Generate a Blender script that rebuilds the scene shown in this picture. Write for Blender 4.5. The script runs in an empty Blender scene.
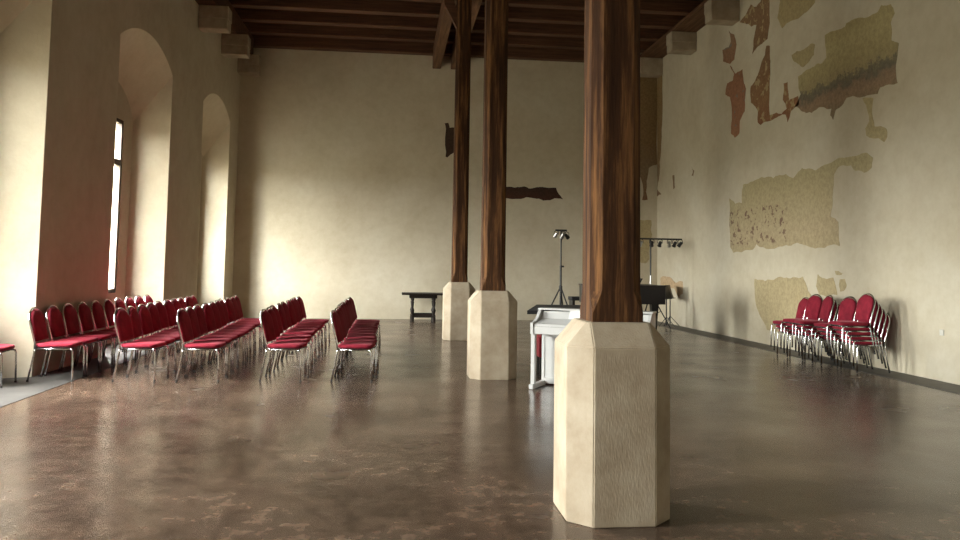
import bpy, bmesh, math, random
from mathutils import Vector, Matrix
from mathutils.geometry import tessellate_polygon

# ------------------------------------------------------------------ camera, world, light, exposure
S = bpy.context.scene
COL = S.collection
def R(a): return math.radians(a)

F, YAW, PIT, ROL, PPY = 788.8, 0.1091, 0.0696, 0.0159, 211.58
cy, sy, cp, sp, cr, sr = math.cos(YAW), math.sin(YAW), math.cos(PIT), math.sin(PIT), math.cos(ROL), math.sin(ROL)
xr = Vector((cy, -sy, 0)); fwd0 = Vector((sy, cy, 0)); up0 = Vector((0, 0, 1))
fwd = fwd0 * cp + up0 * sp
up1 = up0 * cp - fwd0 * sp
right = xr * cr + up1 * sr
up = up1 * cr - xr * sr
cam = bpy.data.cameras.new('camera')
cam.sensor_fit = 'HORIZONTAL'; cam.sensor_width = 36.0
cam.lens = F / 960 * 36.0
cam.shift_y = -(270 - PPY) / 960
cam.clip_start = 0.05; cam.clip_end = 200
co = bpy.data.objects.new('camera', cam); COL.objects.link(co)
co.matrix_world = Matrix(((right.x, up.x, -fwd.x, 0), (right.y, up.y, -fwd.y, 0), (right.z, up.z, -fwd.z, 1.45), (0, 0, 0, 1)))
S.camera = co

w = bpy.data.worlds.new('sky'); S.world = w; w.use_nodes = True
nt = w.node_tree; nt.nodes.clear()
wo = nt.nodes.new('ShaderNodeOutputWorld'); bg = nt.nodes.new('ShaderNodeBackground')
tc = nt.nodes.new('ShaderNodeTexCoord'); sx = nt.nodes.new('ShaderNodeSeparateXYZ'); rp = nt.nodes.new('ShaderNodeValToRGB')
mr = nt.nodes.new('ShaderNodeMapRange'); mr.inputs[1].default_value = -1; mr.inputs[2].default_value = 1
nt.links.new(tc.outputs['Generated'], sx.inputs[0]); nt.links.new(sx.outputs['Z'], mr.inputs[0]); nt.links.new(mr.outputs[0], rp.inputs[0])
e = rp.color_ramp.elements                      # overcast sky over darker ground outside
e[0].position = 0.48; e[0].color = (0.125, 0.12, 0.098, 1)
e[1].position = 0.53; e[1].color = (0.60, 0.595, 0.58, 1)
e2 = e.new(1.0); e2.color = (1.35, 1.35, 1.35, 1)
nt.links.new(rp.outputs[0], bg.inputs[0]); bg.inputs[1].default_value = 10.0
nt.links.new(bg.outputs[0], wo.inputs[0])
S.view_settings.view_transform = 'Standard'; S.view_settings.look = 'None'
S.view_settings.exposure = 3.78; S.view_settings.gamma = 1.0; S.view_settings.use_curve_mapping = False
try:
    S.cycles.max_bounces = 10; S.cycles.diffuse_bounces = 7; S.cycles.glossy_bounces = 4
    S.cycles.use_denoising = True; S.cycles.sample_clamp_indirect = 0.5; S.cycles.denoising_prefilter = 'NONE'
    S.cycles.caustics_reflective = False; S.cycles.caustics_refractive = False
except Exception: pass

# ------------------------------------------------------------------ materials
def mat(name, col=(0.5, 0.5, 0.5), rough=0.6, metal=0.0, spec=0.5):
    m = bpy.data.materials.new(name); m.use_nodes = True
    b = m.node_tree.nodes['Principled BSDF']
    b.inputs['Base Color'].default_value = (*col, 1); b.inputs['Roughness'].default_value = rough
    b.inputs['Metallic'].default_value = metal; b.inputs['Specular IOR Level'].default_value = spec
    return m, m.node_tree, b
def ramp(t, stops):
    r = t.nodes.new('ShaderNodeValToRGB'); el = r.color_ramp.elements
    while len(el) > 1: el.remove(el[-1])
    el[0].position, el[0].color = stops[0][0], (*stops[0][1], 1)
    for p, c in stops[1:]:
        n = el.new(p); n.color = (*c, 1)
    return r
def noise(t, scale, detail=4, rough=0.6, vec=None, stretch=None, coord='Object'):
    tcn = t.nodes.new('ShaderNodeTexCoord'); mp = t.nodes.new('ShaderNodeMapping')
    if stretch: mp.inputs['Scale'].default_value = stretch
    t.links.new(tcn.outputs[coord], mp.inputs[0])
    n = t.nodes.new('ShaderNodeTexNoise'); n.inputs['Scale'].default_value = scale
    n.inputs['Detail'].default_value = detail; n.inputs['Roughness'].default_value = rough
    t.links.new(mp.outputs[0], n.inputs['Vector'])
    return n
def bump(t, b, src, strength=0.2, dist=0.01):
    bn = t.nodes.new('ShaderNodeBump'); bn.inputs['Strength'].default_value = strength; bn.inputs['Distance'].default_value = dist
    t.links.new(src, bn.inputs['Height']); t.links.new(bn.outputs[0], b.inputs['Normal'])
def mix(t, fac, a, bcol, mode='MIX'):
    x = t.nodes.new('ShaderNodeMix'); x.data_type = 'RGBA'; x.blend_type = mode
    if isinstance(fac, float): x.inputs[0].default_value = fac
    else: t.links.new(fac, x.inputs[0])
    for i, v in ((6, a), (7, bcol)):
        if isinstance(v, tuple): x.inputs[i].default_value = (*v, 1)
        else: t.links.new(v, x.inputs[i])
    return x.outputs[2]
def noisy(name, stops, scale, rough=0.7, bstr=0.2, bdist=0.01, stretch=None, detail=5, spec=0.4, bscale=None, metal=0.0):
    m, t, b = mat(name, rough=rough, spec=spec, metal=metal)
    n = noise(t, scale, detail, 0.62, stretch=stretch); r = ramp(t, stops)
    t.links.new(n.outputs['Fac'], r.inputs[0]); t.links.new(r.outputs[0], b.inputs['Base Color'])
    n2 = noise(t, bscale or scale * 6, 4, 0.6, stretch=stretch)
    if bstr: bump(t, b, n2.outputs['Fac'], bstr, bdist)
    return m

def plaster():
    m, t, b = mat('lime_plaster', rough=0.9, spec=0.2)
    n = noise(t, 0.55, 6, 0.62); r = ramp(t, [(0.30, (0.52, 0.455, 0.335)), (0.50, (0.595, 0.535, 0.41)), (0.72, (0.65, 0.60, 0.485))])
    t.links.new(n.outputs['Fac'], r.inputs[0])
    n2 = noise(t, 5.0, 6, 0.7); r2 = ramp(t, [(0.25, (0.90, 0.88, 0.84)), (0.6, (1, 1, 1))])
    t.links.new(n2.outputs['Fac'], r2.inputs[0])
    c = mix(t, 1.0, r.outputs[0], r2.outputs[0], 'MULTIPLY')
    t.links.new(c, b.inputs['Base Color'])
    n3 = noise(t, 14, 6, 0.7); bump(t, b, n3.outputs['Fac'], 0.25, 0.015)
    return m
def floor_mat():
    m, t, b = mat('worn_dark_floor', rough=0.3, spec=0.45)
    tcn = t.nodes.new('ShaderNodeTexCoord'); br = t.nodes.new('ShaderNodeTexBrick')
    br.inputs['Scale'].default_value = 1.0; br.inputs['Brick Width'].default_value = 0.42; br.inputs['Row Height'].default_value = 0.21
    br.inputs['Mortar Size'].default_value = 0.016; br.inputs['Mortar Smooth'].default_value = 1.0
    br.inputs['Color1'].default_value = (0.92, 0.92, 0.92, 1); br.inputs['Color2'].default_value = (1.06, 1.03, 1.0, 1); br.inputs['Mortar'].default_value = (0.84, 0.84, 0.84, 1)
    t.links.new(tcn.outputs['Object'], br.inputs['Vector'])
    n = noise(t, 1.1, 2, 0.5); r = ramp(t, [(0.30, (0.058, 0.038, 0.027)), (0.5, (0.092, 0.062, 0.044)), (0.70, (0.128, 0.089, 0.065))])
    t.links.new(n.outputs['Fac'], r.inputs[0])
    c = mix(t, 1.0, r.outputs[0], br.outputs['Color'], 'MULTIPLY')
    n4 = noise(t, 7.5, 5, 0.68); r4 = ramp(t, [(0.30, (0.38, 0.36, 0.35)), (0.50, (0.92, 0.90, 0.89)), (0.70, (1.65, 1.60, 1.56))])
    t.links.new(n4.outputs['Fac'], r4.inputs[0])
    c = mix(t, 1.0, c, r4.outputs[0], 'MULTIPLY')
    t.links.new(c, b.inputs['Base Color'])
    n2 = noise(t, 1.2, 3, 0.5); rr = t.nodes.new('ShaderNodeMapRange')
    rr.inputs[1].default_value = 0.3; rr.inputs[2].default_value = 0.7; rr.inputs[3].default_value = 0.19; rr.inputs[4].default_value = 0.28
    t.links.new(n2.outputs['Fac'], rr.inputs[0]); t.links.new(rr.outputs[0], b.inputs['Roughness'])
    n3 = noise(t, 14, 3, 0.6)
    return m
def wood(name, a, b_, c, scale=1.0, axis='Z', rough=0.65, spec=0.25):
    st = {'Z': (9, 9, 0.55), 'Y': (9, 0.55, 9), 'X': (0.55, 9, 9)}[axis]
    m, t, b = mat(name, rough=rough, spec=spec)
    n = noise(t, 1.6 * scale, 8, 0.7, stretch=st); r = ramp(t, [(0.30, a), (0.5, b_), (0.68, c)])
    t.links.new(n.outputs['Fac'], r.inputs[0]); t.links.new(r.outputs[0], b.inputs['Base Color'])
    n2 = noise(t, 5 * scale, 6, 0.7, stretch=st); bump(t, b, n2.outputs['Fac'], 0.5, 0.01)
    return m
def stone_mat():
    m, t, b = mat('tooled_sandstone', rough=0.85, spec=0.25)
    n = noise(t, 3.0, 7, 0.65); r = ramp(t, [(0.3, (0.33, 0.26, 0.18)), (0.5, (0.425, 0.35, 0.255)), (0.7, (0.50, 0.43, 0.33))])
    t.links.new(n.outputs['Fac'], r.inputs[0]); t.links.new(r.outputs[0], b.inputs['Base Color'])
    tcn = t.nodes.new('ShaderNodeTexCoord'); mp = t.nodes.new('ShaderNodeMapping')
    mp.inputs['Rotation'].default_value = (R(28), R(35), R(20)); mp.inputs['Scale'].default_value = (110, 110, 30)
    t.links.new(tcn.outputs['Object'], mp.inputs[0])
    n2 = t.nodes.new('ShaderNodeTexNoise'); n2.inputs['Scale'].default_value = 1.0; n2.inputs['Detail'].default_value = 3
    t.links.new(mp.outputs[0], n2.inputs['Vector']); bump(t, b, n2.outputs['Fac'], 0.38, 0.006)
    return m
def velvet():
    m, t, b = mat('red_velvet', rough=0.85, spec=0.15)
    n = noise(t, 9, 4, 0.6); r = ramp(t, [(0.35, (0.19, 0.013, 0.026)), (0.65, (0.285, 0.021, 0.040))])
    t.links.new(n.outputs['Fac'], r.inputs[0]); t.links.new(r.outputs[0], b.inputs['Base Color'])
    b.inputs['Sheen Weight'].default_value = 0.2; b.inputs['Sheen Roughness'].default_value = 0.4
    b.inputs['Sheen Tint'].default_value = (1.0, 0.35, 0.40, 1)
    return m
def glass_mat():
    m = bpy.data.materials.new('window_glass'); m.use_nodes = True; t = m.node_tree; t.nodes.clear()
    o = t.nodes.new('ShaderNodeOutputMaterial'); a = t.nodes.new('ShaderNodeBsdfTransparent'); g = t.nodes.new('ShaderNodeBsdfGlossy')
    g.inputs['Roughness'].default_value = 0.02; a.inputs[0].default_value = (0.95, 0.96, 0.94, 1)
    x = t.nodes.new('ShaderNodeMixShader'); x.inputs[0].default_value = 0.06
    t.links.new(a.outputs[0], x.inputs[1]); t.links.new(g.outputs[0], x.inputs[2]); t.links.new(x.outputs[0], o.inputs[0])
    return m
def banded(name, bands, nscale=3.0, amp=0.25, rough=0.9, fleck=None, streak=None):
    """old painted plaster: colour bands by world height, broken up by noise (the painting itself)"""
    m, t, b = mat(name, rough=rough, spec=0.15)
    g = t.nodes.new('ShaderNodeNewGeometry'); s = t.nodes.new('ShaderNodeSeparateXYZ'); t.links.new(g.outputs['Position'], s.inputs[0])
    n = noise(t, nscale, 7, 0.7); ma = t.nodes.new('ShaderNodeMath'); ma.operation = 'MULTIPLY_ADD'
    t.links.new(n.outputs['Fac'], ma.inputs[0]); ma.inputs[1].default_value = amp * 2
    z = t.nodes.new('ShaderNodeMath'); z.operation = 'ADD'; z.inputs[1].default_value = -amp
    src = s.outputs['Z']
    t.links.new(src, ma.inputs[2]); t.links.new(ma.outputs[0], z.inputs[0])
    lo, hi = bands[0][0], bands[-1][0]
    mr_ = t.nodes.new('ShaderNodeMapRange'); mr_.inputs[1].default_value = lo; mr_.inputs[2].default_value = hi
    t.links.new(z.outputs[0], mr_.inputs[0])
    r = ramp(t, [((p - lo) / (hi - lo), c) for p, c in bands]); t.links.new(mr_.outputs[0], r.inputs[0])
    c = r.outputs[0]
    n2 = noise(t, 16, 6, 0.75); r2 = ramp(t, [(0.3, (0.72, 0.70, 0.66)), (0.6, (1.06, 1.05, 1.02))]); t.links.new(n2.outputs['Fac'], r2.inputs[0])
    c = mix(t, 1.0, c, r2.outputs[0], 'MULTIPLY')
    if fleck:
        n3 = noise(t, fleck[0], 3, 0.6); r3 = ramp(t, [(fleck[1], (0, 0, 0)), (fleck[1] + 0.04, (1, 1, 1))]); t.links.new(n3.outputs['Fac'], r3.inputs[0])
        zl = t.nodes.new('ShaderNodeMapRange'); zl.inputs[1].default_value = fleck[3]; zl.inputs[2].default_value = fleck[3] + 0.05; t.links.new(s.outputs['Z'], zl.inputs[0])
        zh = t.nodes.new('ShaderNodeMapRange'); zh.inputs[1].default_value = fleck[4]; zh.inputs[2].default_value = fleck[4] - 0.05; t.links.new(s.outputs['Z'], zh.inputs[0])
        yl = t.nodes.new('ShaderNodeMapRange'); yl.inputs[1].default_value = fleck[5]; yl.inputs[2].default_value = fleck[5] + 0.2; t.links.new(s.outputs['Y'], yl.inputs[0])
        f = r3.outputs[0]
        for q in (zl, zh, yl):
            k = t.nodes.new('ShaderNodeMath'); k.operation = 'MULTIPLY'; t.links.new(f, k.inputs[0]); t.links.new(q.outputs[0], k.inputs[1]); f = k.outputs[0]
        c = mix(t, f, c, fleck[2])
    t.links.new(c, b.inputs['Base Color'])
    bump(t, b, n2.outputs['Fac'], 0.15, 0.006)
    return m

M = {}
M['plaster'] = plaster()
M['floor'] = floor_mat()
M['border_dark'] = noisy('dark_border_stone', [(0.3, (0.035, 0.03, 0.026)), (0.7, (0.085, 0.075, 0.064))], 2.5, rough=0.5)
M['border_grey'] = noisy('grey_border_stone', [(0.3, (0.034, 0.031, 0.028)), (0.7, (0.064, 0.059, 0.054))], 2.5, rough=0.55)
M['stone'] = stone_mat()
M['corbel'] = noisy('corbel_stone', [(0.3, (0.30, 0.24, 0.17)), (0.7, (0.46, 0.385, 0.285))], 3.0, rough=0.9, bstr=0.4)
M['post'] = wood('oak_post', (0.018, 0.008, 0.004), (0.062, 0.027, 0.012), (0.23, 0.108, 0.038), rough=0.8, spec=0.15)
M['beam_y'] = wood('oak_beam_lengthwise', (0.05, 0.024, 0.012), (0.12, 0.058, 0.028), (0.21, 0.11, 0.055), axis='Y')
M['joist'] = wood('dark_joist', (0.05, 0.022, 0.012), (0.10, 0.045, 0.024), (0.15, 0.07, 0.038), axis='X')
M['boards'] = wood('ceiling_boards', (0.02, 0.010, 0.006), (0.04, 0.02, 0.012), (0.06, 0.03, 0.018), axis='Y')
M['velvet'] = velvet()
M['chrome'] = noisy('chrome_tube', [(0.3, (0.62, 0.62, 0.63)), (0.7, (0.80, 0.80, 0.81))], 3, rough=0.16, bstr=0, metal=1.0)
M['black_board'] = noisy('black_seat_board', [(0.3, (0.010, 0.009, 0.009)), (0.7, (0.02, 0.018, 0.018))], 6, rough=0.6)
M['foot'] = noisy('black_rubber', [(0.3, (0.012, 0.012, 0.012)), (0.7, (0.025, 0.025, 0.025))], 8, rough=0.7)
M['white'] = noisy('white_lacquer', [(0.3, (0.56, 0.56, 0.55)), (0.7, (0.62, 0.62, 0.61))], 2, rough=0.25, bstr=0)
M['paper'] = noisy('paper', [(0.3, (0.82, 0.82, 0.79)), (0.7, (0.88, 0.88, 0.86))], 3, rough=0.8, bstr=0)
M['black'] = noisy('black_lacquer', [(0.3, (0.008, 0.008, 0.009)), (0.7, (0.016, 0.016, 0.017))], 2, rough=0.3, bstr=0)
M['cloth_black'] = noisy('black_cloth', [(0.3, (0.012, 0.012, 0.013)), (0.7, (0.028, 0.027, 0.028))], 6, rough=0.75)
M['dark_oak'] = wood('blackened_oak', (0.008, 0.006, 0.005), (0.018, 0.013, 0.010), (0.032, 0.022, 0.017), axis='X', rough=0.45)
M['steel_black'] = noisy('black_steel', [(0.3, (0.012, 0.012, 0.012)), (0.7, (0.03, 0.03, 0.03))], 5, rough=0.4, bstr=0)
M['steel'] = noisy('bare_steel', [(0.3, (0.45, 0.45, 0.45)), (0.7, (0.62, 0.62, 0.62))], 5, rough=0.3, bstr=0, metal=1.0)
M['red_cloth'] = noisy('red_cloth', [(0.3, (0.22, 0.006, 0.012)), (0.7, (0.34, 0.012, 0.022))], 7, rough=0.85)
M['frame_wood'] = noisy('window_frame_paint', [(0.3, (0.05, 0.035, 0.025)), (0.7, (0.09, 0.065, 0.045))], 6, rough=0.5)
M['glass'] = glass_mat()
M['lens'] = noisy('lamp_lens', [(0.3, (0.55, 0.55, 0.56)), (0.7, (0.75, 0.75, 0.76))], 5, rough=0.1, bstr=0, metal=0.7)
M['socket'] = noisy('socket_plastic', [(0.3, (0.62, 0.60, 0.54)), (0.7, (0.68, 0.66, 0.60))], 5, rough=0.5, bstr=0)
OCH = (0.42, 0.35, 0.18); OCH2 = (0.46, 0.39, 0.215); TAN = (0.47, 0.36, 0.19)
M['f_large'] = banded('painted_frieze', [(3.6, (0.30, 0.23, 0.145)), (4.2, (0.26, 0.195, 0.13)), (4.40, (0.33, 0.23, 0.155)), (4.52, (0.26, 0.19, 0.135)), (4.60, (0.17, 0.15, 0.115)), (4.70, (0.22, 0.19, 0.13)), (4.74, (0.36, 0.30, 0.17)), (4.95, (0.40, 0.335, 0.18)), (5.25, OCH2), (5.7, (0.39, 0.325, 0.165))], 7.0, 0.34, fleck=(11.0, 0.62, (0.27, 0.20, 0.13), 4.1, 4.9, 8.0))
M['f_middle'] = banded('painted_ochre_panel', [(1.7, (0.43, 0.355, 0.215)), (2.2, (0.46, 0.375, 0.24)), (2.6, (0.445, 0.37, 0.23)), (3.4, (0.43, 0.365, 0.21))], 2.0, 0.3, fleck=(9.0, 0.56, (0.20, 0.13, 0.09), 1.98, 2.78, 14.1))
M['f_ochre'] = banded('bare_ochre_plaster', [(0.0, (0.45, 0.37, 0.225)), (3.5, (0.45, 0.375, 0.22)), (7.5, (0.40, 0.32, 0.17))], 2.0, 0.5)
M['f_red'] = banded('painted_red_figure', [(4.2, (0.35, 0.19, 0.115)), (5.2, (0.34, 0.17, 0.105)), (5.8, (0.30, 0.15, 0.09)), (6.9, (0.34, 0.22, 0.14))], 5.0, 0.5, fleck=(3.0, 0.60, (0.24, 0.20, 0.16), 4.3, 7.0, 0.0))
M['f_brown'] = banded('painted_brown_figure', [(4.2, (0.25, 0.11, 0.065)), (4.9, (0.30, 0.17, 0.09)), (5.6, (0.24, 0.14, 0.08)), (7.1, (0.27, 0.17, 0.10))], 6.0, 0.5, fleck=(5.0, 0.55, (0.40, 0.30, 0.16), 4.3, 7.2, 0.0))
M['f_strip'] = banded('bare_wall_stone', [(3.3, (0.22, 0.12, 0.075)), (4.2, (0.27, 0.20, 0.13)), (5.0, (0.28, 0.19, 0.10)), (7.1, (0.31, 0.22, 0.11))], 4.0, 0.4)
M['f_dark'] = banded('dark_wood_stub', [(3.2, (0.085, 0.035, 0.022)), (3.7, (0.05, 0.03, 0.024)), (5.5, (0.07, 0.045, 0.032))], 6.0, 0.3)
M['f_pink'] = banded('pinkish_bare_plaster', [(0.6, (0.50, 0.36, 0.22)), (1.3, (0.54, 0.40, 0.26))], 3.0, 0.2)

# ------------------------------------------------------------------ mesh helpers
def link(o, parent=None):
    COL.objects.link(o)
    if parent: o.parent = parent
    return o
def obj(name, bm, m, parent=None, smooth=False, angle=None):
    me = bpy.data.meshes.new(name)
    bmesh.ops.recalc_face_normals(bm, faces=bm.faces[:])
    if smooth:
        for f in bm.faces: f.smooth = True
    if angle is not None:
        for ed in bm.edges:
            if len(ed.link_faces) == 2 and ed.calc_face_angle(0) > R(angle): ed.smooth = False
    bm.to_mesh(me); bm.free(); me.materials.append(M[m])
    return link(bpy.data.objects.new(name, me), parent)
def tag(o, label, cat, group=None, kind=None):
    o['label'] = label; o['category'] = cat
    if group: o['group'] = group
    if kind: o['kind'] = kind
    return o
def thing(name, label, cat, loc=(0, 0, 0), rz=0.0, group=None):
    o = bpy.data.objects.new(name, None); o.empty_display_size = 0.1
    COL.objects.link(o); o.location = loc; o.rotation_euler = (0, 0, rz)
    return tag(o, label, cat, group)
def dup(root, loc, rz, label, group=None):
    c = root.copy(); COL.objects.link(c); c.location = loc; c.rotation_euler = (0, 0, rz); c['label'] = label
    if group: c['group'] = group
    for ch in root.children:
        d = ch.copy(); COL.objects.link(d); d.parent = c
        for g in ch.children:
            k = g.copy(); COL.objects.link(k); k.parent = d
    return c
def box(bm, x0, x1, y0, y1, z0, z1, bev=0.0, seg=2):
    r = bmesh.ops.create_cube(bm, size=1.0); vs = r['verts']
    for v in vs: v.co = Vector((x0 + (v.co.x + .5) * (x1 - x0), y0 + (v.co.y + .5) * (y1 - y0), z0 + (v.co.z + .5) * (z1 - z0)))
    if bev:
        es = list({e for v in vs for e in v.link_edges})
        bmesh.ops.bevel(bm, geom=es, offset=bev, segments=seg, affect='EDGES', profile=0.5)
    return bm
def nb(): return bmesh.new()
def bx(*a, **k): return box(nb(), *a, **k)
def quad(bm, *ps):
    return bm.faces.new([bm.verts.new(p) for p in ps])
def prism(bm, pts, z0, z1):
    lo = [bm.verts.new((x, y, z0)) for x, y in pts]; hi = [bm.verts.new((x, y, z1)) for x, y in pts]
    n = len(pts)
    for i in range(n): bm.faces.new((lo[i], lo[(i + 1) % n], hi[(i + 1) % n], hi[i]))
    bm.faces.new(hi); bm.faces.new(lo[::-1])
    return bm
def loft(bm, rings, cap=True):
    rs = [[bm.verts.new(p) for p in r] for r in rings]; n = len(rs[0])
    for a, b in zip(rs, rs[1:]):
        for i in range(n): bm.faces.new((a[i], a[(i + 1) % n], b[(i + 1) % n], b[i]))
    if cap: bm.faces.new(rs[0][::-1]); bm.faces.new(rs[-1])
    return bm
def tube(bm, pts, r, n=8, r_end=None):
    P = [Vector(p) for p in pts]; rings = []
    t0 = (P[1] - P[0]).normalized(); ref = Vector((0, 1, 0)) if abs(t0.y) < 0.9 else Vector((1, 0, 0))
    nrm = (ref - t0 * ref.dot(t0)).normalized()
    for i, p in enumerate(P):
        t = (P[min(i + 1, len(P) - 1)] - P[max(i - 1, 0)]).normalized()
        nrm = (nrm - t * nrm.dot(t)).normalized(); bi = t.cross(nrm)
        rr = r if r_end is None else r + (r_end - r) * i / (len(P) - 1)
        rings.append([p + (nrm * math.cos(2 * math.pi * k / n) + bi * math.sin(2 * math.pi * k / n)) * rr for k in range(n)])
    return loft(bm, rings)
def lathe(bm, prof, cx=0, cyy=0, n=14):
    return loft(bm, [[(cx + r * math.cos(2 * math.pi * k / n), cyy + r * math.sin(2 * math.pi * k / n), z) for k in range(n)] for r, z in prof])
def poly_extrude(bm, pts3, off):
    """flat outline in 3D extruded by the vector off (side faces + triangulated caps)"""
    tris = tessellate_polygon([[Vector(p) for p in pts3]])
    a = [bm.verts.new(Vector(p)) for p in pts3]; b = [bm.verts.new(Vector(p) + Vector(off)) for p in pts3]
    n = len(a)
    for i in range(n): bm.faces.new((a[i], a[(i + 1) % n], b[(i + 1) % n], b[i]))
    for t in tris:
        try: bm.faces.new([b[i] for i in t]); bm.faces.new([a[i] for i in t][::-1])
        except ValueError: pass
    return bm
def ordinal(n): return ['first', 'second', 'third', 'fourth', 'fifth', 'sixth', 'seventh', 'eighth', 'ninth', 'tenth', 'eleventh', 'twelfth'][n]

# ------------------------------------------------------------------ the hall
L, XR, ZC, YB = 21.56, 7.40, 7.45, -5.6          # back wall, right wall, joist underside, wall behind the camera
ZT = 7.85
A = 0.018                                        # the left wall is slightly out of square
def lw(s, d, z): return (-4.578 + A * s - d, s + A * d, z)   # along wall, depth outward, height
def xl(y): return -4.578 + A * y

fl = nb(); quad(fl, (-6.2, YB - .3, 0), (XR + .3, YB - .3, 0), (XR + .3, L + .3, 0), (-6.2, L + .3, 0))
tag(obj('floor', fl, 'floor'), 'dark brown worn glossy floor of the hall', 'floor', kind='structure')
b_ = nb(); prism(b_, [(6.86, YB), (XR, YB), (XR, L), (6.86, L)], 0.0, 0.006)
tag(obj('trim_1', b_, 'border_dark'), 'dark stone border strip in the floor along the right wall', 'floor border', kind='structure')
b_ = nb(); prism(b_, [(lw(YB, .5, 0)[0], YB), (-3.78, YB), (-3.78, L), (lw(L, .5, 0)[0], L)], 0.0, 0.005)
tag(obj('trim_2', b_, 'border_grey'), 'pale grey stone border strip along the window wall', 'floor border', kind='structure')

# left wall with splayed, arched window niches reaching the floor
WIN = [(19.20, 1.33), (14.17, 1.395), (9.0, 1.395), (3.8, 1.395), (-4.0, 1.395)]   # centre along wall, half width inside; last two unseen, added for their light
D1, D2, D3 = 0.605, 0.655, 0.82
HO, HH, ZS, ZL = 1.13, 0.66, 0.88, 3.99          # outer half width, glazed half width, sill, lintel
ZI, RI, ZO, RO = 5.02, 0.40, 4.06, 0.60          # spring heights and rises of inner and outer arch
NA = 28
def arch(c, hw, z0, rise):
    # segmental arch, flattened
    pts = []
    rad = (hw * hw + rise * rise) / (2 * rise); a0 = math.asin(min(1, hw / rad))
    for i in range(NA + 1):
        t = -a0 + 2 * a0 * i / NA
        pts.append((c + rad * math.sin(t), z0 + rise - rad + rad * math.cos(t)))
    return pts
bm = nb()
def q(*p): quad(bm, *[lw(*x) for x in p])
order = sorted(WIN)
s0 = YB - .3
for c, hw in order:
    a, b2 = c - hw, c + hw
    q((s0, 0, 0), (a, 0, 0), (a, 0, ZT), (s0, 0, ZT)); s0 = b2
    ai = arch(c, hw, ZI, RI); ao = arch(c, HO, ZO, RO)
    for i in range(NA):
        (x0, z0), (x1, z1) = ai[i], ai[i + 1]; (u0, w0), (u1, w1) = ao[i], ao[i + 1]
        q((x0, 0, z0), (x1, 0, z1), (x1, 0, ZT), (x0, 0, ZT))                 # wall above arch
        for m_ in range(4):                                                   # sloping vault
            f0, f1 = m_ / 4, (m_ + 1) / 4
            ip = lambda a_, b_, f_: tuple(a_[n_] + (b_[n_] - a_[n_]) * f_ for n_ in range(3))
            p0, p1, r0, r1 = (x0, 0, z0), (x1, 0, z1), (u0, D1, w0), (u1, D1, w1)
            vf = quad(bm, *[lw(*x) for x in (ip(p0, r0, f0), ip(p1, r1, f0), ip(p1, r1, f1), ip(p0, r0, f1))]); vf.smooth = True
        q((u0, D1, ZO), (u1, D1, ZO), (u1, D1, w1 + 1e-4), (u0, D1, w0 + 1e-4))   # tympanum
    for sgn in (-1, 1):
        q((c + sgn * hw, 0, 0), (c + sgn * HO, D1, 0), (c + sgn * HO, D1, ZO), (c + sgn * hw, 0, ZI))
        q((c + sgn * HO, D1, 0), (c + sgn * HH, D1, 0), (c + sgn * HH, D1, ZO), (c + sgn * HO, D1, ZO))
        q((c + sgn * HH, D1, ZS), (c + sgn * HH, D3, ZS), (c + sgn * HH, D3, ZL), (c + sgn * HH, D1, ZL))
    q((c - HH, D1, 0), (c + HH, D1, 0), (c + HH, D1, ZS), (c - HH, D1, ZS))
    q((c - HH, D1, ZL), (c + HH, D1, ZL), (c + HH, D1, ZO), (c - HH, D1, ZO))
    q((c - HH, D1, ZS), (c + HH, D1, ZS), (c + HH, D3, ZS), (c - HH, D3, ZS))
    q((c - HH, D1, ZL), (c + HH, D1, ZL), (c + HH, D3, ZL), (c - HH, D3, ZL))
q((s0, 0, 0), (L + .3, 0, 0), (L + .3, 0, ZT), (s0, 0, ZT))
s0 = YB - .3                                       # outer face of the wall
for c, hw in order:
    q((s0, D3, 0), (c - HH, D3, 0), (c - HH, D3, ZT), (s0, D3, ZT)); s0 = c + HH
    q((c - HH, D3, 0), (c + HH, D3, 0), (c + HH, D3, ZS), (c - HH, D3, ZS))
    q((c - HH, D3, ZL), (c + HH, D3, ZL), (c + HH, D3, ZT), (c - HH, D3, ZT))
q((s0, D3, 0), (L + .3, D3, 0), (L + .3, D3, ZT), (s0, D3, ZT))
bmesh.ops.remove_doubles(bm, verts=bm.verts[:], dist=1e-5)
for ed in bm.edges:
    if not (len(ed.link_faces) == 2 and all(f.smooth for f in ed.link_faces)): ed.smooth = False
wl = obj('wall_left', bm, 'plaster')
tag(wl, 'plastered left wall with deep arched window niches', 'wall', kind='structure')

wb = nb(); box(wb, -6.2, XR + .5, L, L + .4, 0, ZT)
wall_back = tag(obj('wall_back', wb, 'plaster'), 'tall cream plastered far end wall', 'wall', kind='structure')
wr = nb(); box(wr, XR, XR + .5, YB - .3, L, 0, ZT)
wall_right = tag(obj('wall_right', wr, 'plaster'), 'cream plastered right wall with fragments of old wall paintings', 'wall', kind='structure')
wf = nb(); box(wf, -6.2, XR + .5, YB - .3, YB, 0, ZT)
tag(obj('wall_front', wf, 'plaster'), 'plain plastered wall behind the viewer', 'wall', kind='structure')
cl = nb(); box(cl, -6.2, XR + .5, YB - .3, L + .4, 7.75, ZT)
tag(obj('ceiling', cl, 'boards'), 'dark boarded timber ceiling', 'ceiling', kind='structure')

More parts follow.
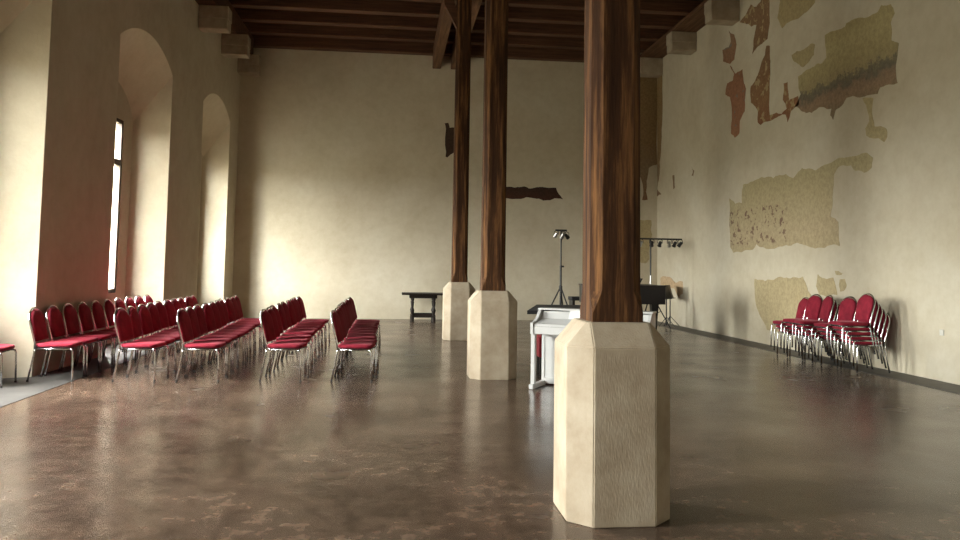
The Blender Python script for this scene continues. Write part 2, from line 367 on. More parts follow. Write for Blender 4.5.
# windows: timber frame with a transom and mullion, two tiers of panes
for i, (c, hw) in enumerate(WIN):
    f = nb()
    def wbx(bmx, s0, s1, d0, d1, z0, z1):
        r = bmesh.ops.create_cube(bmx, size=1.0)
        for v in r['verts']: v.co = Vector(lw(s0 + (v.co.x + .5) * (s1 - s0), d0 + (v.co.y + .5) * (d1 - d0), z0 + (v.co.z + .5) * (z1 - z0)))
    for a, b2 in ((c - HH, c - HH + .07), (c + HH - .07, c + HH)): wbx(f, a, b2, D2 - .04, D2 + .04, ZS, ZL)
    wbx(f, c - HH + .07, c + HH - .07, D2 - .04, D2 + .04, ZS, ZS + .07); wbx(f, c - HH + .07, c + HH - .07, D2 - .04, D2 + .04, ZL - .07, ZL)
    wn = tag(obj('window_%d' % (i + 1), f, 'frame_wood'), ['window in the farthest niche of the left wall', 'tall dark framed window in the middle niche of the left wall', 'window of the nearest niche, at the left picture edge', 'added unseen window beside the viewer in the left wall', 'added unseen window behind the viewer in the left wall'][i], 'window', kind='structure')
    t_ = nb(); wbx(t_, c - HH + .07, c + HH - .07, D2 - .045, D2 + .045, 3.16, 3.26); obj('transom', t_, 'frame_wood', wn)
    for z0, z1 in ((ZS + .07, 3.16), (3.26, ZL - .07)):
        t_ = nb(); wbx(t_, c - .04, c + .04, D2 - .04, D2 + .04, z0, z1); obj('mullion', t_, 'frame_wood', wn)
        for a, b2 in ((c - HH + .07, c - .04), (c + .04, c + HH - .07)):
            g = nb(); wbx(g, a, b2, D2 - .004, D2 + .004, z0, z1); obj('pane', g, 'glass', wn)
    pl = bpy.data.lights.new('window_portal', 'AREA'); pl.shape = 'RECTANGLE'; pl.size = 2 * HH; pl.size_y = ZL - ZS
    pl.cycles.is_portal = True
    po = bpy.data.objects.new('window_portal', pl); COL.objects.link(po)
    po.location = lw(c, D3 + .02, (ZS + ZL) / 2); po.rotation_euler = (R(90), 0, R(-90))
    po.rotation_euler = Vector((1, 0, 0)).to_track_quat('-Z', 'Y').to_euler()

# ------------------------------------------------------------------ ceiling timbers
for k in range(8):
    y = 20.83 - k * 1.09
    j = nb(); box(j, xl(y), XR, y - .12, y + .12, ZC, 7.75, 0.012, 1)
    tag(obj('ceiling_joist', j, 'joist'), ('dark ceiling joist closest to the far end wall' if k == 0 else 'dark ceiling joist, %s counted from the far end wall' % ordinal(k)), 'ceiling joist', 'ceiling joists')
j = nb(); box(j, xl(L) + .005, 6.75, L - .25, L, 7.26, ZC + .3, 0.012, 1)
tag(obj('wall_beam', j, 'joist'), 'dark beam lying along the top of the far end wall', 'beam')
for x0, x1, lab in ((0.97, 1.20, 'left one of the twin brown beams running over the pillars'), (1.48, 1.71, 'right one of the twin brown beams running over the pillars')):
    j = nb(); box(j, x0, x1, 9.5, L, 6.90, ZC, 0.015, 1)
    tag(obj('ceiling_beam', j, 'beam_y'), lab, 'beam', 'twin ceiling beams')
j = nb(); box(j, 6.76, XR, 9.0, L - .25, 7.36, ZC, 0.012, 1)
tag(obj('wall_plate', j, 'beam_y'), 'dark brown timber plate resting on the right wall corbels', 'beam')
j = nb()
prism(j, [(xl(9.0), 9.0), (xl(9.0) + .42, 9.0), (xl(L - .25) + .36, L - .25), (xl(L - .25), L - .25)], 6.96, ZC)
tag(obj('wall_plate', j, 'joist'), 'dark brown timber plate resting on the left wall corbels', 'beam')
def corbel(x0, x1, y0, z0, z1, side, lab):
    c = nb(); box(c, x0, x1, y0, y0 + .38, z0, z1, 0.02, 2)
    xa, xb = (x0 - .012, x1) if side == 'right' else (x0, x1 + .012)
    box(c, xa, xb, y0 - .012, y0 + .392, z0 + (z1 - z0) * .44, z1, 0.015, 2)
    tag(obj('stone_corbel', c, 'corbel'), lab, 'corbel', 'corbels along the %s wall' % side)
for y, lab in ((21.08, 'pale stone corbel in the far corner of the right wall'), (18.6, 'pale stone corbel on the right wall, second from the corner'), (16.15, 'pale stone corbel on the right wall, at the top picture edge')):
    corbel(6.76, XR, y, 6.88, 7.36, 'right', lab)
for y, lab in ((21.08, 'brownish stone corbel in the far corner of the left wall'), (19.25, 'brownish stone corbel on the left wall, second from the corner'), (17.15, 'brownish stone corbel on the left wall, third from the corner')):
    corbel(xl(y + .40) + .001, xl(y) + (.55 if y > 20 else .62), y, 6.46, 6.96, 'left', lab)

# ------------------------------------------------------------------ pillars
PX = 1.338
PIL = [(4.735, 'large nearest pillar, tall oak post on a pale octagonal stone base'), (10.48, 'middle pillar, oak post on stone base, second from the viewer'), (15.79, 'farthest pillar, dark oak post on stone base near the table')]
def pillar(y, lab):
    r = thing('timber_pillar', lab, 'pillar', (PX - .006, y, 0), 0, 'row of pillars')
    h, c = 0.310, 0.129
    def octa(h, c, z): return [(-h + c, -h, z), (h - c, -h, z), (h, -h + c, z), (h, h - c, z), (h - c, h, z), (-h + c, h, z), (-h, h - c, z), (-h, -h + c, z)]
    b = nb(); loft(b, [octa(h, c, 0), octa(h, c, 0.05), octa(h, c, 1.0), octa(0.195, 0.02, 1.135)])
    bmesh.ops.bevel(b, geom=[e for e in b.edges], offset=0.006, segments=2, affect='EDGES')
    obj('stone_base', b, 'stone', r)
    p = nb(); s = 0.155; c2 = 0.06
    loft(p, [octa(s, 0.004, 1.135), octa(s, 0.004, 1.19), octa(s, c2 * .6, 1.26), octa(s, c2, 1.32), octa(s - .004, c2, 4.0), octa(s - .008, c2, ZC)])
    obj('oak_post', p, 'post', r)
    return r
for y, lab in PIL: last = pillar(y, lab)
b = nb(); poly_extrude(b, [(-.14, -.07, 6.28), (-.14, -.07, 6.62), (-.22, -.07, 6.89), (-.42, -.07, 6.89), (-.40, -.07, 6.76), (-.22, -.07, 6.44)], (0, .14, 0))
obj('knee_brace', b, 'joist', last)

# outlines of the old painting fragments, metres on the wall
RIGHT = {
 'red_upper': [ (16.72,6.84),(16.43,6.66),(16.32,6.41),(16.44,6.10),(16.66,6.06),(17.03,6.21),(17.06,6.49),(16.73,6.46),(16.61,6.55) ],
 'red_figure': [ (16.66,6.03),(16.52,5.90),(16.37,5.77),(16.03,5.78),(15.97,5.46),(15.87,5.32),(15.94,4.85),(16.18,4.69),(16.21,4.42),(16.44,4.36),(16.64,4.49),(16.58,4.79),(16.67,5.31),(16.92,5.43),(16.81,5.66),(16.52,5.65),(16.45,5.79) ],
 'brown_upper': [ (15.61,7.07),(15.35,6.93),(15.16,6.98),(15.04,7.14),(14.77,7.05),(14.78,6.43),(14.88,6.12),(15.24,6.08),(15.56,5.99),(15.49,6.29),(15.36,6.55),(15.88,6.74),(16.15,6.85),(15.87,6.92) ],
 'brown_lower': [ (14.94,5.99),(14.79,5.95),(14.78,5.35),(14.82,4.55),(14.34,4.48),(14.13,4.55),(14.28,4.74),(14.24,5.06),(14.09,5.05),(14.04,4.69),(13.71,4.70),(13.66,4.53),(13.97,4.47),(14.11,4.28),(14.18,4.44),(14.68,4.44),(15.21,4.42),(15.34,4.50),(15.33,4.73),(15.64,4.97),(15.64,5.32),(15.32,5.48),(15.13,5.73),(15.00,5.81) ],
 'ochre_top': [ (14.39,6.57),(14.46,6.41),(14.28,6.15),(13.94,6.19),(13.45,6.18),(13.09,6.25),(13.04,6.42),(14.33,6.88) ],
 'ochre_heart': [ (13.93,5.53),(13.73,5.55),(13.49,5.51),(13.26,5.55),(13.10,5.50),(13.14,5.32),(13.31,5.24),(13.52,5.19),(13.74,5.33),(13.90,5.45) ],
 'large': [ (13.70,5.06),(13.45,5.10),(13.18,5.11),(12.87,5.10),(12.73,5.16),(12.77,5.57),(12.35,5.54),(12.15,5.53),(12.11,5.58),(11.66,5.53),(11.27,5.49),(11.17,5.57),(10.94,5.51),(10.85,5.34),(10.95,5.22),(10.94,4.95),(10.77,4.86),(10.82,4.27),(11.04,4.30),(11.24,4.30),(11.31,4.21),(11.70,4.25),(12.15,4.33),(12.35,4.21),(12.47,4.19),(12.55,4.04),(12.64,4.13),(12.59,4.24),(12.97,4.34),(13.24,4.29),(13.57,4.38),(13.81,4.53),(13.61,4.71),(13.68,4.83) ],
 'drip': [ (11.70,4.23),(11.42,4.17),(11.46,3.95),(11.40,3.72),(11.10,3.63),(11.09,3.51),(11.17,3.44),(11.30,3.52),(11.61,3.61),(11.64,3.73),(11.53,3.83),(11.56,3.97) ],
 'middle': [ (16.75,3.05),(16.43,2.90),(16.10,2.90),(16.08,3.18),(16.04,3.28),(15.57,3.30),(15.17,3.35),(14.70,3.27),(14.44,3.31),(13.93,3.19),(13.60,3.34),(13.14,3.24),(12.64,3.31),(12.24,3.34),(11.93,3.33),(11.62,3.34),(11.45,3.23),(11.49,3.09),(11.69,3.03),(11.93,3.09),(12.05,3.20),(12.38,3.22),(12.55,3.11),(12.59,2.85),(12.68,2.40),(12.44,2.29),(12.41,1.89),(12.68,1.91),(13.18,1.86),(13.79,1.98),(14.21,1.95),(14.83,1.89),(15.20,1.93),(15.44,2.00),(15.60,1.89),(16.56,1.84),(16.70,1.96) ],
 'low_wide': [ (15.54,1.29),(15.37,1.27),(15.09,1.25),(14.83,1.28),(14.53,1.34),(14.09,1.32),(13.77,1.33),(13.62,1.36),(13.51,1.23),(13.45,1.12),(13.34,1.04),(13.40,0.64),(13.49,0.46),(15.01,0.29),(15.11,0.40),(15.32,0.56),(15.49,0.78) ],
 'low_small': [ (13.17,1.20),(13.11,1.41),(13.03,1.37),(12.89,1.34),(12.62,1.36),(12.56,1.24),(12.51,1.07),(12.82,1.02),(13.06,1.05) ],
 'chip': [ (12.57,1.47),(12.46,1.47),(12.35,1.44),(12.37,1.41),(12.54,1.41) ],
 'chip_low': [ (12.43,1.33),(12.28,1.34),(12.23,1.24),(12.29,1.16),(12.42,1.13),(12.45,1.24) ],
 'stand': [ (21.28,1.22),(20.40,1.22),(20.07,1.11),(19.59,1.15),(19.59,0.84),(19.91,0.74),(20.23,0.96),(21.28,1.02) ],
 'scar': [ (20.33,3.96),(20.19,3.96),(20.15,3.62),(20.26,3.59) ],
 'scar_hook': [ (18.96,4.03),(18.79,3.91),(18.86,3.78),(18.97,3.81),(18.87,3.89) ],
 'strip': [ (22.17,7.13),(21.13,6.88),(21.13,5.62),(21.24,4.75),(21.36,4.45),(21.36,4.13),(21.44,3.72),(21.21,3.55),(21.52,3.51),(21.68,3.64),(21.68,4.12),(22.00,4.48),(22.17,4.52) ],
}
BACK = {
 'strip': [ (6.76,7.01),(7.31,7.03),(7.31,4.42),(7.25,4.42),(7.15,4.31),(7.09,3.94),(7.12,3.41),(6.96,3.40),(6.98,3.83),(6.88,4.09),(6.77,4.24) ],
 'ochre': [ (6.79,2.85),(7.23,2.83),(7.25,2.43),(7.17,1.74),(7.06,1.61),(6.85,1.67) ],
 'beam_scar': [ (1.34,5.38),(1.44,5.40),(1.48,5.26),(1.69,5.26),(1.70,4.74),(1.43,4.43),(1.38,4.46),(1.38,5.23) ],
 'long_scar': [ (2.90,3.65),(3.24,3.67),(3.32,3.65),(3.47,3.67),(3.60,3.69),(3.71,3.64),(3.87,3.66),(4.04,3.69),(4.18,3.68),(4.49,3.68),(4.53,3.56),(4.69,3.36),(4.44,3.38),(4.13,3.31),(4.00,3.36),(3.78,3.38),(3.65,3.39),(3.47,3.34),(3.26,3.33),(2.91,3.34) ],
}

# ------------------------------------------------------------------ old painting fragments and scars (parts of the walls they belong to)
def ragged(pts, seed, it=2, amp=0.09):
    rnd = random.Random(seed)
    for _ in range(it):
        out = []
        for i, p in enumerate(pts):
            n = pts[(i + 1) % len(pts)]; dx, dy = n[0] - p[0], n[1] - p[1]; k = rnd.uniform(-amp, amp); t = rnd.uniform(.4, .6)
            out += [p, (p[0] + dx * t - dy * k, p[1] + dy * t + dx * k)]
        pts = out; amp *= 0.8
    return pts
FR = {'red_upper': ('f_red', 'small reddish painting fragment above the red figure'), 'red_figure': ('f_red', 'narrow red painted figure fragment'),
      'brown_upper': ('f_brown', 'brown painting fragment at the top picture edge'), 'brown_lower': ('f_brown', 'hooked brown painting fragment'),
      'ochre_top': ('f_ochre', 'ochre fragment at the top picture edge'), 'ochre_heart': ('f_ochre', 'small heart shaped ochre fragment'),
      'large': ('f_large', 'large ochre painting fragment with a dark band and reddish base'), 'drip': ('f_ochre', 'small ochre drip under the large fragment'),
      'middle': ('f_middle', 'wide ochre painting fragment with faded ornament'), 'low_wide': ('f_ochre', 'ochre plaster patch behind the stacked chairs'),
      'low_small': ('f_ochre', 'small ochre patch above the stacked chairs'), 'chip': ('f_ochre', 'tiny ochre chip'), 'chip_low': ('f_ochre', 'little ochre chip by the chair backs'),
      'stand': ('f_pink', 'pinkish bare patch behind the light stand'), 'scar': ('f_strip', 'thin dark crack'), 'scar_hook': ('f_strip', 'small dark hooked crack'),
      'strip': ('f_strip', 'brown strip of bare stone under the corner corbel')}
for i, (k, pts) in enumerate(RIGHT.items()):
    if k == 'strip': pts = [(L if y > 21.4 else y, z) for y, z in pts]
    pts = ragged([(min(y, L - .002), z) for y, z in pts], i, 3 if len(pts) > 12 else 2)
    pts = [(min(y, L - .002), z) for y, z in pts]
    b = nb(); poly_extrude(b, [(XR + .01, y, z) for y, z in pts], (-.014, 0, 0))
    o = obj('painting_fragment' if FR[k][0] not in ('f_strip', 'f_pink') else 'bare_patch', b, FR[k][0], wall_right); o['label'] = FR[k][1]
FB = {'strip': ('f_strip', 'brown strip of bare stone in the far right corner'), 'ochre': ('f_ochre', 'ochre patch in the far right corner'),
      'beam_scar': ('f_dark', 'dark ragged scar beside the farthest post'), 'long_scar': ('f_dark', 'long dark brown ragged scar')}
for i, (k, pts) in enumerate(BACK.items()):
    if k == 'strip': pts = [(XR if x > 7.2 else x, z) for x, z in pts]
    pts = ragged([(min(x, XR - .002), z) for x, z in pts], 50 + i, 2)
    b = nb(); poly_extrude(b, [(min(x, XR - .002), L + .01, z) for x, z in pts], (0, -.014, 0))
    o = obj('wall_scar' if 'scar' in k else 'bare_patch', b, FB[k][0], wall_back); o['label'] = FB[k][1]
so = bx(XR - .012, XR, 9.95, 10.03, .62, .70, bev=.004)
tag(obj('wall_socket', so, 'socket'), 'small pale wall socket low on the right wall', 'socket')

# ------------------------------------------------------------------ chairs
def rrect(hw, hd, r, n=4):
    out = []
    for cx_, cy_, a0 in ((hd - r, hw - r, 0), (-hd + r, hw - r, 90), (-hd + r, -hw + r, 180), (hd - r, -hw + r, 270)):
        for i in range(n + 1):
            a = R(a0 + 90 * i / n); out.append((cx_ + r * math.cos(a), cy_ + r * math.sin(a)))
    return out
def make_chair():
    t = thing('stacking_chair', 'red padded chair', 'chair')
    # seat cushion with a crowned top
    rings = []
    for sc, z in ((0.93, .405), (1.0, .416), (1.0, .436), (0.97, .448), (0.80, .456), (0.4, .460)):
        rings.append([(x * sc + .015, y * sc, z) for x, y in rrect(.205, .215, .07)])
    b = nb(); loft(b, rings); obj('seat', b, 'velvet', t, smooth=True)
    b = nb(); prism(b, [(x * .93 + .015, y * .93) for x, y in rrect(.205, .215, .07)], .392, .4045); obj('seat_board', b, 'black_board', t)
    # back pad leaning backwards: arch outline
    lean = lambda z: -.195 - (z - .44) * .25
    def outline(inset):
        hw = .190 - inset; z0 = .475 + inset; zs = .72; top = .848 - inset
        o = [(-hw * .92, z0), (hw * .92, z0)]
        for i in range(13):
            a = math.pi * i / 12; o.append((hw * math.cos(a), zs + (top - zs) * math.sin(a)))
        return o
    rings = []
    for inset, dx in ((.03, -.020), (.008, -.016), (0, -.008), (0, .010), (.010, .020), (.05, .026)):
        rings.append([(lean(z) + dx + .006, y, z) for y, z in outline(inset)])
    b = nb(); loft(b, rings); obj('backrest', b, 'velvet', t, smooth=True)
    # chrome hoop round the back pad
    pts = [(-.195, .20, .385), (-.200, .203, .46)]
    for i in range(17):
        a = math.pi * i / 16; z = .70 + .165 * math.sin(a); pts.append((lean(z) - .006, .205 * math.cos(a), z))
    pts += [(-.200, -.203, .46), (-.195, -.20, .385)]
    b = nb(); tube(b, pts, .0115, 8); obj('back_frame', b, 'chrome', t, smooth=True)
    # side rails and cross bars
    b = nb()
    for s in (-1, 1): tube(b, [(-.20, .196 * s, .388), (.20, .196 * s, .388)], .011, 8)
    tube(b, [(.17, -.19, .383), (.17, .19, .383)], .008, 6); tube(b, [(-.17, -.19, .383), (-.17, .19, .383)], .008, 6)
    obj('seat_frame', b, 'chrome', t, smooth=True)
    for s in (1, -1):
        for front in (1, 0):
            b = nb()
            if front: tube(b, [(.19, .197 * s, .388), (.215, .200 * s, .382), (.225, .202 * s, .355), (.232, .203 * s, .18), (.238, .205 * s, .012)], .0115, 8)
            else: tube(b, [(-.195, .197 * s, .40), (-.20, .200 * s, .36), (-.228, .206 * s, .18), (-.258, .206 * s, .012)], .0115, 8)
            lg = obj('leg', b, 'chrome', t, smooth=True)
            b = nb(); x = .238 if front else -.259; lathe(b, [(.0135, 0), (.0135, .02), (.0115, .024)], x, .2055 * s, 8); obj('rubber_foot', b, 'foot', lg)
    return t
chair0 = make_chair(); used = [False]
def chair(x, y, z, rz, label, group):
    if not used[0]:
        used[0] = True; chair0.location = (x, y, z); chair0.rotation_euler = (0, 0, rz); chair0['label'] = label; chair0['group'] = group
        return chair0
    return dup(chair0, (x, y, z), rz, label, group)
rnd = random.Random(7)
ROWS = [  # name in labels, group, count, first, last, facing angle, small shifts along the row
    ('the row nearest the pillars', 'chairs in the row nearest the pillars', 10, (-.43, 10.22), (-.45, 14.45), -4, [0, 0, .03, 0, 0, -.02, 0, .02, 0, 0]),
    ('the second row from the pillars', 'chairs in the second row from the pillars', 9, (-1.32, 10.22), (-1.37, 14.5), -4, [0, -.03, -.05, .10, .06, .03, 0, 0, 0]),
    ('the middle row of the five', 'chairs in the middle row', 10, (-2.29, 10.2), (-2.46, 14.5), -3, None),
    ('the second row from the windows', 'chairs in the second row from the windows', 10, (-3.03, 10.2), (-3.19, 14.45), -2, None),
]
for nm, grp, n, p0, p1, ang, adj in ROWS:
    for k in range(n):
        t = k / (n - 1)
        x = p0[0] + (p1[0] - p0[0]) * t + rnd.uniform(-.02, .02); y = p0[1] + (p1[1] - p0[1]) * t + (adj[k] if adj else rnd.uniform(-.012, .012))
        lab = 'red padded chrome chair, %s from the viewer in %s' % (ordinal(k), nm)
        if k == 0: lab = 'red padded chrome chair at the near end of %s' % nm
        if k == n - 1: lab = 'red padded chrome chair at the far end of %s' % nm
        chair(x, y, 0, R(ang + rnd.uniform(-4, 4)), lab, grp)
WALLROW = [(-4.02 + .008 * k, 10.21 + .468 * k) for k in range(10)]
for k, (x, y) in enumerate(WALLROW):
    lab = 'red padded chrome chair, %s from the viewer in the unbroken row along the window wall' % ordinal(k)
    if k == 0: lab = 'red padded chrome chair at the near corner of the first window wall pier'
    if k == len(WALLROW) - 1: lab = 'red padded chrome chair at the far end of the row along the window wall'
    chair(x, y, 0, R(1 + rnd.uniform(-2, 2)), lab, 'chairs in the row along the window wall')
chair(-4.60, 9.72, 0, R(4), 'red padded chair cut off by the left picture edge, in the nearest window niche', 'chairs in the row along the window wall')

STK = [(13.02, 3, 176, 'the leftmost stack by the right wall'), (12.56, 4, 186, 'the second stack from left by the right wall'), (12.18, 4, 172, 'the central one of the right wall stacks'),
       (11.58, 4, 184, 'the second stack from right by the right wall'), (11.04, 5, 180, 'the nearest, rightmost stack by the right wall')]
for y, n, ang, nm in STK:
    a = R(ang)
    for k in range(n):
        d = .055 * k; x, yy = 6.93 + math.cos(a) * d, y + math.sin(a) * d
        pos = 'lowest' if k == 0 else 'topmost' if k == n - 1 else '%s from bottom' % ordinal(k)
        chair(x, yy, .006 + .067 * k, a, 'red chair, %s in %s' % (pos, nm), 'chairs stacked along the right wall')

# ------------------------------------------------------------------ white piano
pz = thing('upright_piano', 'white upright piano with closed keyboard lid behind the nearest pillar', 'piano', (1.66, 9.42, 0), R(-30))
W = 1.40
prof = [(0, .655), (0, .79), (.05, .795), (.11, .805), (.17, .83), (.22, .865), (.26, .905), (.30, .93), (.50, .93), (.50, .0), (.43, .0), (.43, .655)]
for u0, nm in ((0, 'side_panel'), (W - .035, 'side_panel')):
    b = nb(); poly_extrude(b, [(u0, v, z) for v, z in prof], (.035, 0, 0)); obj(nm, b, 'white', pz)
obj('key_bed', bx(.035, W - .035, .015, .40, .655, .745, bev=.006), 'white', pz)
b = nb(); poly_extrude(b, [(.037, .025, .747), (.037, .025, .775), (.037, .30, .83), (.037, .33, .83), (.037, .33, .747)], (W - .074, 0, 0)); obj('keyboard_lid', b, 'white', pz)
b = nb(); poly_extrude(b, [(.037, .33, .60), (.037, .29, .83), (.037, .34, .915), (.037, .37, .915), (.037, .37, .60)], (W - .074, 0, 0)); obj('music_desk', b, 'white', pz)
obj('top_board', bx(-.01, W + .01, .30, .51, .93, .952, bev=.005), 'white', pz)
obj('knee_panel', bx(.035, W - .035, .44, .47, .08, .92, bev=.004), 'white', pz)
obj('bottom_rail', bx(.035, W - .035, .41, .48, .02, .09, bev=.004), 'white', pz)
for u0 in (0, W - .05):
    obj('leg', bx(u0, u0 + .05, .03, .085, .05, .656, bev=.004), 'white', pz)
    obj('foot_rail', bx(u0 - .005, u0 + .055, -.02, .435, .0, .06, bev=.012), 'white', pz)
pb = obj('pedal_box', bx(.52, .88, .34, .405, .03, .14, bev=.006), 'white', pz)
for k in range(3): obj('pedal', bx(.60 + k * .08, .64 + k * .08, .27, .342, .05, .062, bev=.003), 'steel', pb)
b = nb(); poly_extrude(b, [(.40, .262, .836), (.40, .270, .836), (.40, .330, .95), (.40, .322, .95)], (.44, 0, 0))
sh = obj('sheet_music', b, 'paper'); sh.location = (1.66, 9.42, 0); sh.rotation_euler = (0, 0, R(-30)); sh.location += Vector((-.006 * .5, -.006 * .866, 0))
tag(sh, 'open white sheet music leaning on the white piano desk', 'sheet music')

st = thing('piano_stool', 'red covered stool seen through the legs of the white piano', 'stool', (2.13, 10.8, 0), 0)
obj('seat', bx(-.12, .12, -.12, .12, .22, .53, bev=.03, seg=3), 'red_cloth', st)
for sx_ in (-.095, .095):
    for sy_ in (-.095, .095):
        obj('leg', tube(nb(), [(sx_, sy_, 0), (sx_, sy_, .23)], .016, 8), 'steel_black', st)

# ------------------------------------------------------------------ black covered table, far table, grand piano
tb = thing('low_table', 'long black table behind the white piano and before the light stand', 'table', (3.0, 14.25, 0), R(0))
b = nb(); prism(b, [(-.72, -1.0), (.9, -1.0), (.75, 1.2), (-.15, 1.2)], .66, .72); obj('tabletop', b, 'cloth_black', tb)
b = nb(); prism(b, [(-.5, -.85), (.75, -.85), (.62, 1.0), (-.08, 1.0)], .54, .66); obj('apron', b, 'cloth_black', tb)
for x, y in ((-.42, -.78), (.66, -.78), (.55, .9), (-.02, .9)): obj('leg', bx(x - .04, x + .04, y - .04, y + .04, 0, .54, bev=.006), 'black', tb)
t2 = thing('low_table', 'small black bench by the nearest post, right of the light stand', 'bench', (4.36, 17.75, 0), 0)
obj('bench_top', bx(-.32, .45, -.2, .2, .72, .80, bev=.01), 'cloth_black', t2)
for x in (-.27, .40): obj('leg', bx(x - .03, x + .03, -.17, .17, 0, .72, bev=.005), 'black', t2)
obj('stretcher', bx(-.24, .37, -.03, .03, .55, .61, bev=.005), 'black', t2)

gp = thing('grand_piano', 'black grand piano half hidden behind the nearest post by the right wall', 'piano', (4.72, 16.3, 0), 0)
rim = [(.80, -.72), (.80, .72), (.25, .74), (-.1, .62), (-.38, .35), (-.62, .28), (-.80, .05), (-.84, -.35), (-.70, -.68), (-.4, -.74)]
b = nb(); prism(b, rim, .74, 1.10); obj('case', b, 'black', gp)
b = nb(); prism(b, [(x * 1.02, y * 1.02) for x, y in rim], 1.10, 1.125); obj('lid', b, 'black', gp)
b = nb(); poly_extrude(b, [(.30, -.5, 1.125), (.33, -.5, 1.125), (.40, -.5, 1.26), (.37, -.5, 1.26)], (0, 1.0, 0)); obj('music_desk', b, 'black', gp)
for x, y in ((.62, -.55), (.62, .55), (-.6, -.2)):
    lg = obj('leg', loft(nb(), [[(x + s1 * r, y + s2 * r, z) for s1, s2 in ((-1, -1), (1, -1), (1, 1), (-1, 1))] for r, z in ((.035, .06), (.05, .35), (.075, .74))]), 'black', gp)
    obj('caster', lathe(nb(), [(.03, 0), (.035, .03), (.02, .06)], x, y, 10), 'steel', lg)

ft = thing('refectory_table', 'dark carved oak table standing against the far end wall', 'table', (.82, 20.95, 0), 0)
obj('tabletop', bx(-.56, .56, -.36, .36, .685, .735, bev=.01), 'dark_oak', ft)
obj('frieze', bx(-.36, .36, -.27, .27, .60, .685, bev=.006), 'dark_oak', ft)
for s1 in (-1, 1):
    for s2 in (-1, 1):
        obj('leg', lathe(nb(), [(.05, 0), (.05, .10), (.045, .105), (.045, .16), (.03, .18), (.038, .22), (.052, .28), (.035, .33), (.026, .36), (.034, .42), (.042, .50), (.03, .53), (.045, .55), (.045, .60)], .28 * s1, .22 * s2, 12), 'dark_oak', ft)
    obj('foot_rail', bx(.28 * s1 - .045, .28 * s1 + .045, -.26, .26, .10, .16, bev=.005), 'dark_oak', ft)
obj('stretcher', bx(-.26, .26, -.22, -.16, .10, .20, bev=.006), 'dark_oak', ft)
obj('stretcher', bx(-.26, .26, .16, .22, .10, .20, bev=.006), 'dark_oak', ft)

# ------------------------------------------------------------------ light stands and music stands
def spotlight(parent, x, y, z, tilt, m='steel_black', s=.72):
    """parabolic spot hanging under the bar"""
    b = nb(); lathe(b, [(.03, .08), (.055, .06), (.06, -.08), (.072, -.085), (.072, -.11)], 0, 0, 12)
    mx = Matrix.Translation((x, y, z - .14 * s)) @ Matrix.Scale(s, 4) @ Matrix.Rotation(R(tilt), 4, 'Y') @ Matrix.Rotation(R(35), 4, 'X')
    bmesh.ops.transform(b, matrix=mx, verts=b.verts[:]); sp_ = obj('spotlight', b, m, parent, smooth=True, angle=40)
    b = nb(); lathe(b, [(.066, -.108), (.066, -.112)], 0, 0, 12); bmesh.ops.transform(b, matrix=mx, verts=b.verts[:]); obj('lens', b, 'lens', sp_)
    b = nb(); tube(b, [(x - .08 * s, y, z - .14 * s), (x - .08 * s, y, z - .03 * s), (x, y, z), (x + .08 * s, y, z - .03 * s), (x + .08 * s, y, z - .14 * s)], .008, 6); obj('yoke', b, 'steel_black', sp_)
def tripod(root, hub, foot_r, r=.014, a0=20, m='steel_black', mid=.35):
    for k in range(3):
        a = R(a0 + 120 * k); cx_, sx2 = math.cos(a), math.sin(a)
        lg = obj('leg', tube(nb(), [(.02 * cx_, .02 * sx2, hub), (foot_r * cx_, foot_r * sx2, .012)], r, 8), m, root)
        obj('brace', tube(nb(), [(.015 * cx_, .015 * sx2, hub * mid), (foot_r * .5 * cx_, foot_r * .5 * sx2, hub * .5)], r * .6, 6), m, lg)
    obj('hub', lathe(nb(), [(.03, hub - .05), (.036, hub - .03), (.036, hub + .05), (.022, hub + .07)], 0, 0, 10), m, root)
ls = thing('light_stand', 'tall black tripod light stand with a cluster of lamps, left of the nearest post', 'light stand', (3.66, 17.0, 0), 0, 'stage light stands')
tripod(ls, 1.0, .52, .016, 185)
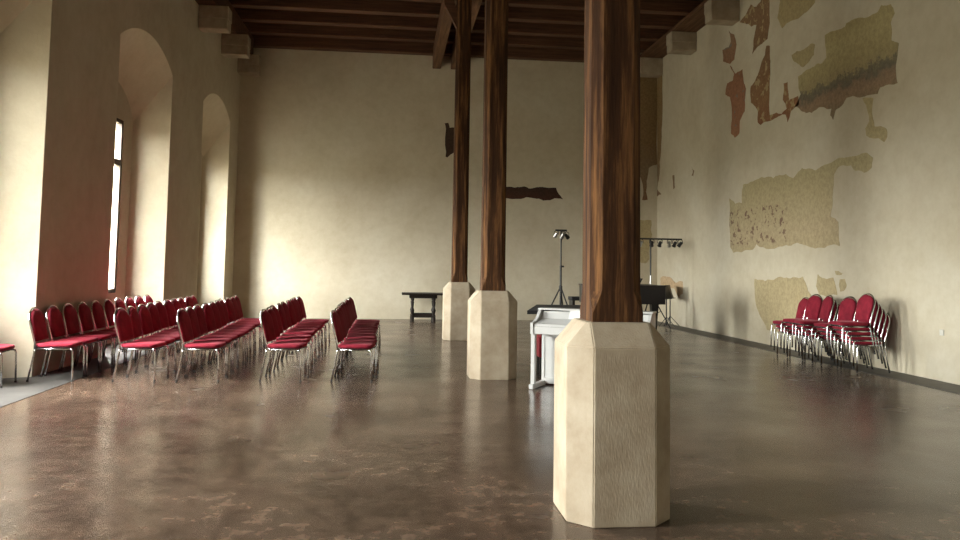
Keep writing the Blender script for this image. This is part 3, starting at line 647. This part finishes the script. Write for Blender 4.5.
obj('pole', lathe(nb(), [(.024, .2), (.024, 1.5), (.017, 1.505), (.017, 2.25)], 0, 0, 10), 'steel_black', ls)
obj('knob', bx(.02, .07, -.015, .015, 1.46, 1.5, bev=.005), 'steel_black', ls)
obj('crossbar', bx(-.13, .13, -.02, .02, 2.25, 2.29, bev=.005), 'steel_black', ls)
spotlight(ls, -.11, .0, 2.26, 30, 'steel', .6); spotlight(ls, .03, -.05, 2.25, 20, 'steel', .65); spotlight(ls, .12, 0, 2.24, -50, 'steel_black', .65)
rs = thing('light_stand', 'tripod stand with a long bar of small spotlights near the right wall', 'light stand', (6.32, 18.9, 0), 0, 'stage light stands')
tripod(rs, .85, .48, .014, -20)
obj('pole', lathe(nb(), [(.026, .2), (.026, 1.30)], 0, 0, 10), 'steel', rs)
obj('pole_top', lathe(nb(), [(.02, 1.30), (.02, 2.20)], 0, 0, 10), 'steel_black', rs)
obj('crossbar', bx(-.80, .80, -.02, .02, 2.18, 2.22, bev=.004), 'steel_black', rs)
for k, x in enumerate((-.73, -.48, -.25, .03, .24, .48, .62, .76)): spotlight(rs, x, 0, 2.19, (-12, 8, 14, -6, 5, -15, 12, 30)[k], 'steel' if k % 3 == 2 else 'steel_black')
for x, y, rz, lab in ((6.88, 19.35, 50, 'dark music stand by the right wall, nearer the light stand'), (7.12, 19.75, 60, 'dark music stand closest to the right wall')):
    ms = thing('music_stand', lab, 'music stand', (x, y, 0), R(rz), 'music stands')
    obj('pole', lathe(nb(), [(.016, .05), (.016, .8)], 0, 0, 8), 'steel_black', ms)
    b = nb(); poly_extrude(b, [(-.25, -.05, .72), (-.25, -.035, .72), (-.25, .065, 1.05), (-.25, .05, 1.05)], (.5, 0, 0)); dk = obj('desk', b, 'steel_black', ms)
    obj('lip', bx(-.25, .25, -.10, -.04, .715, .725), 'steel_black', dk)
    for k in range(3):
        a = R(30 + 120 * k); obj('leg', tube(nb(), [(.01 * math.cos(a), .01 * math.sin(a), .25), (.24 * math.cos(a), .24 * math.sin(a), .012)], .009, 6), 'steel_black', ms)
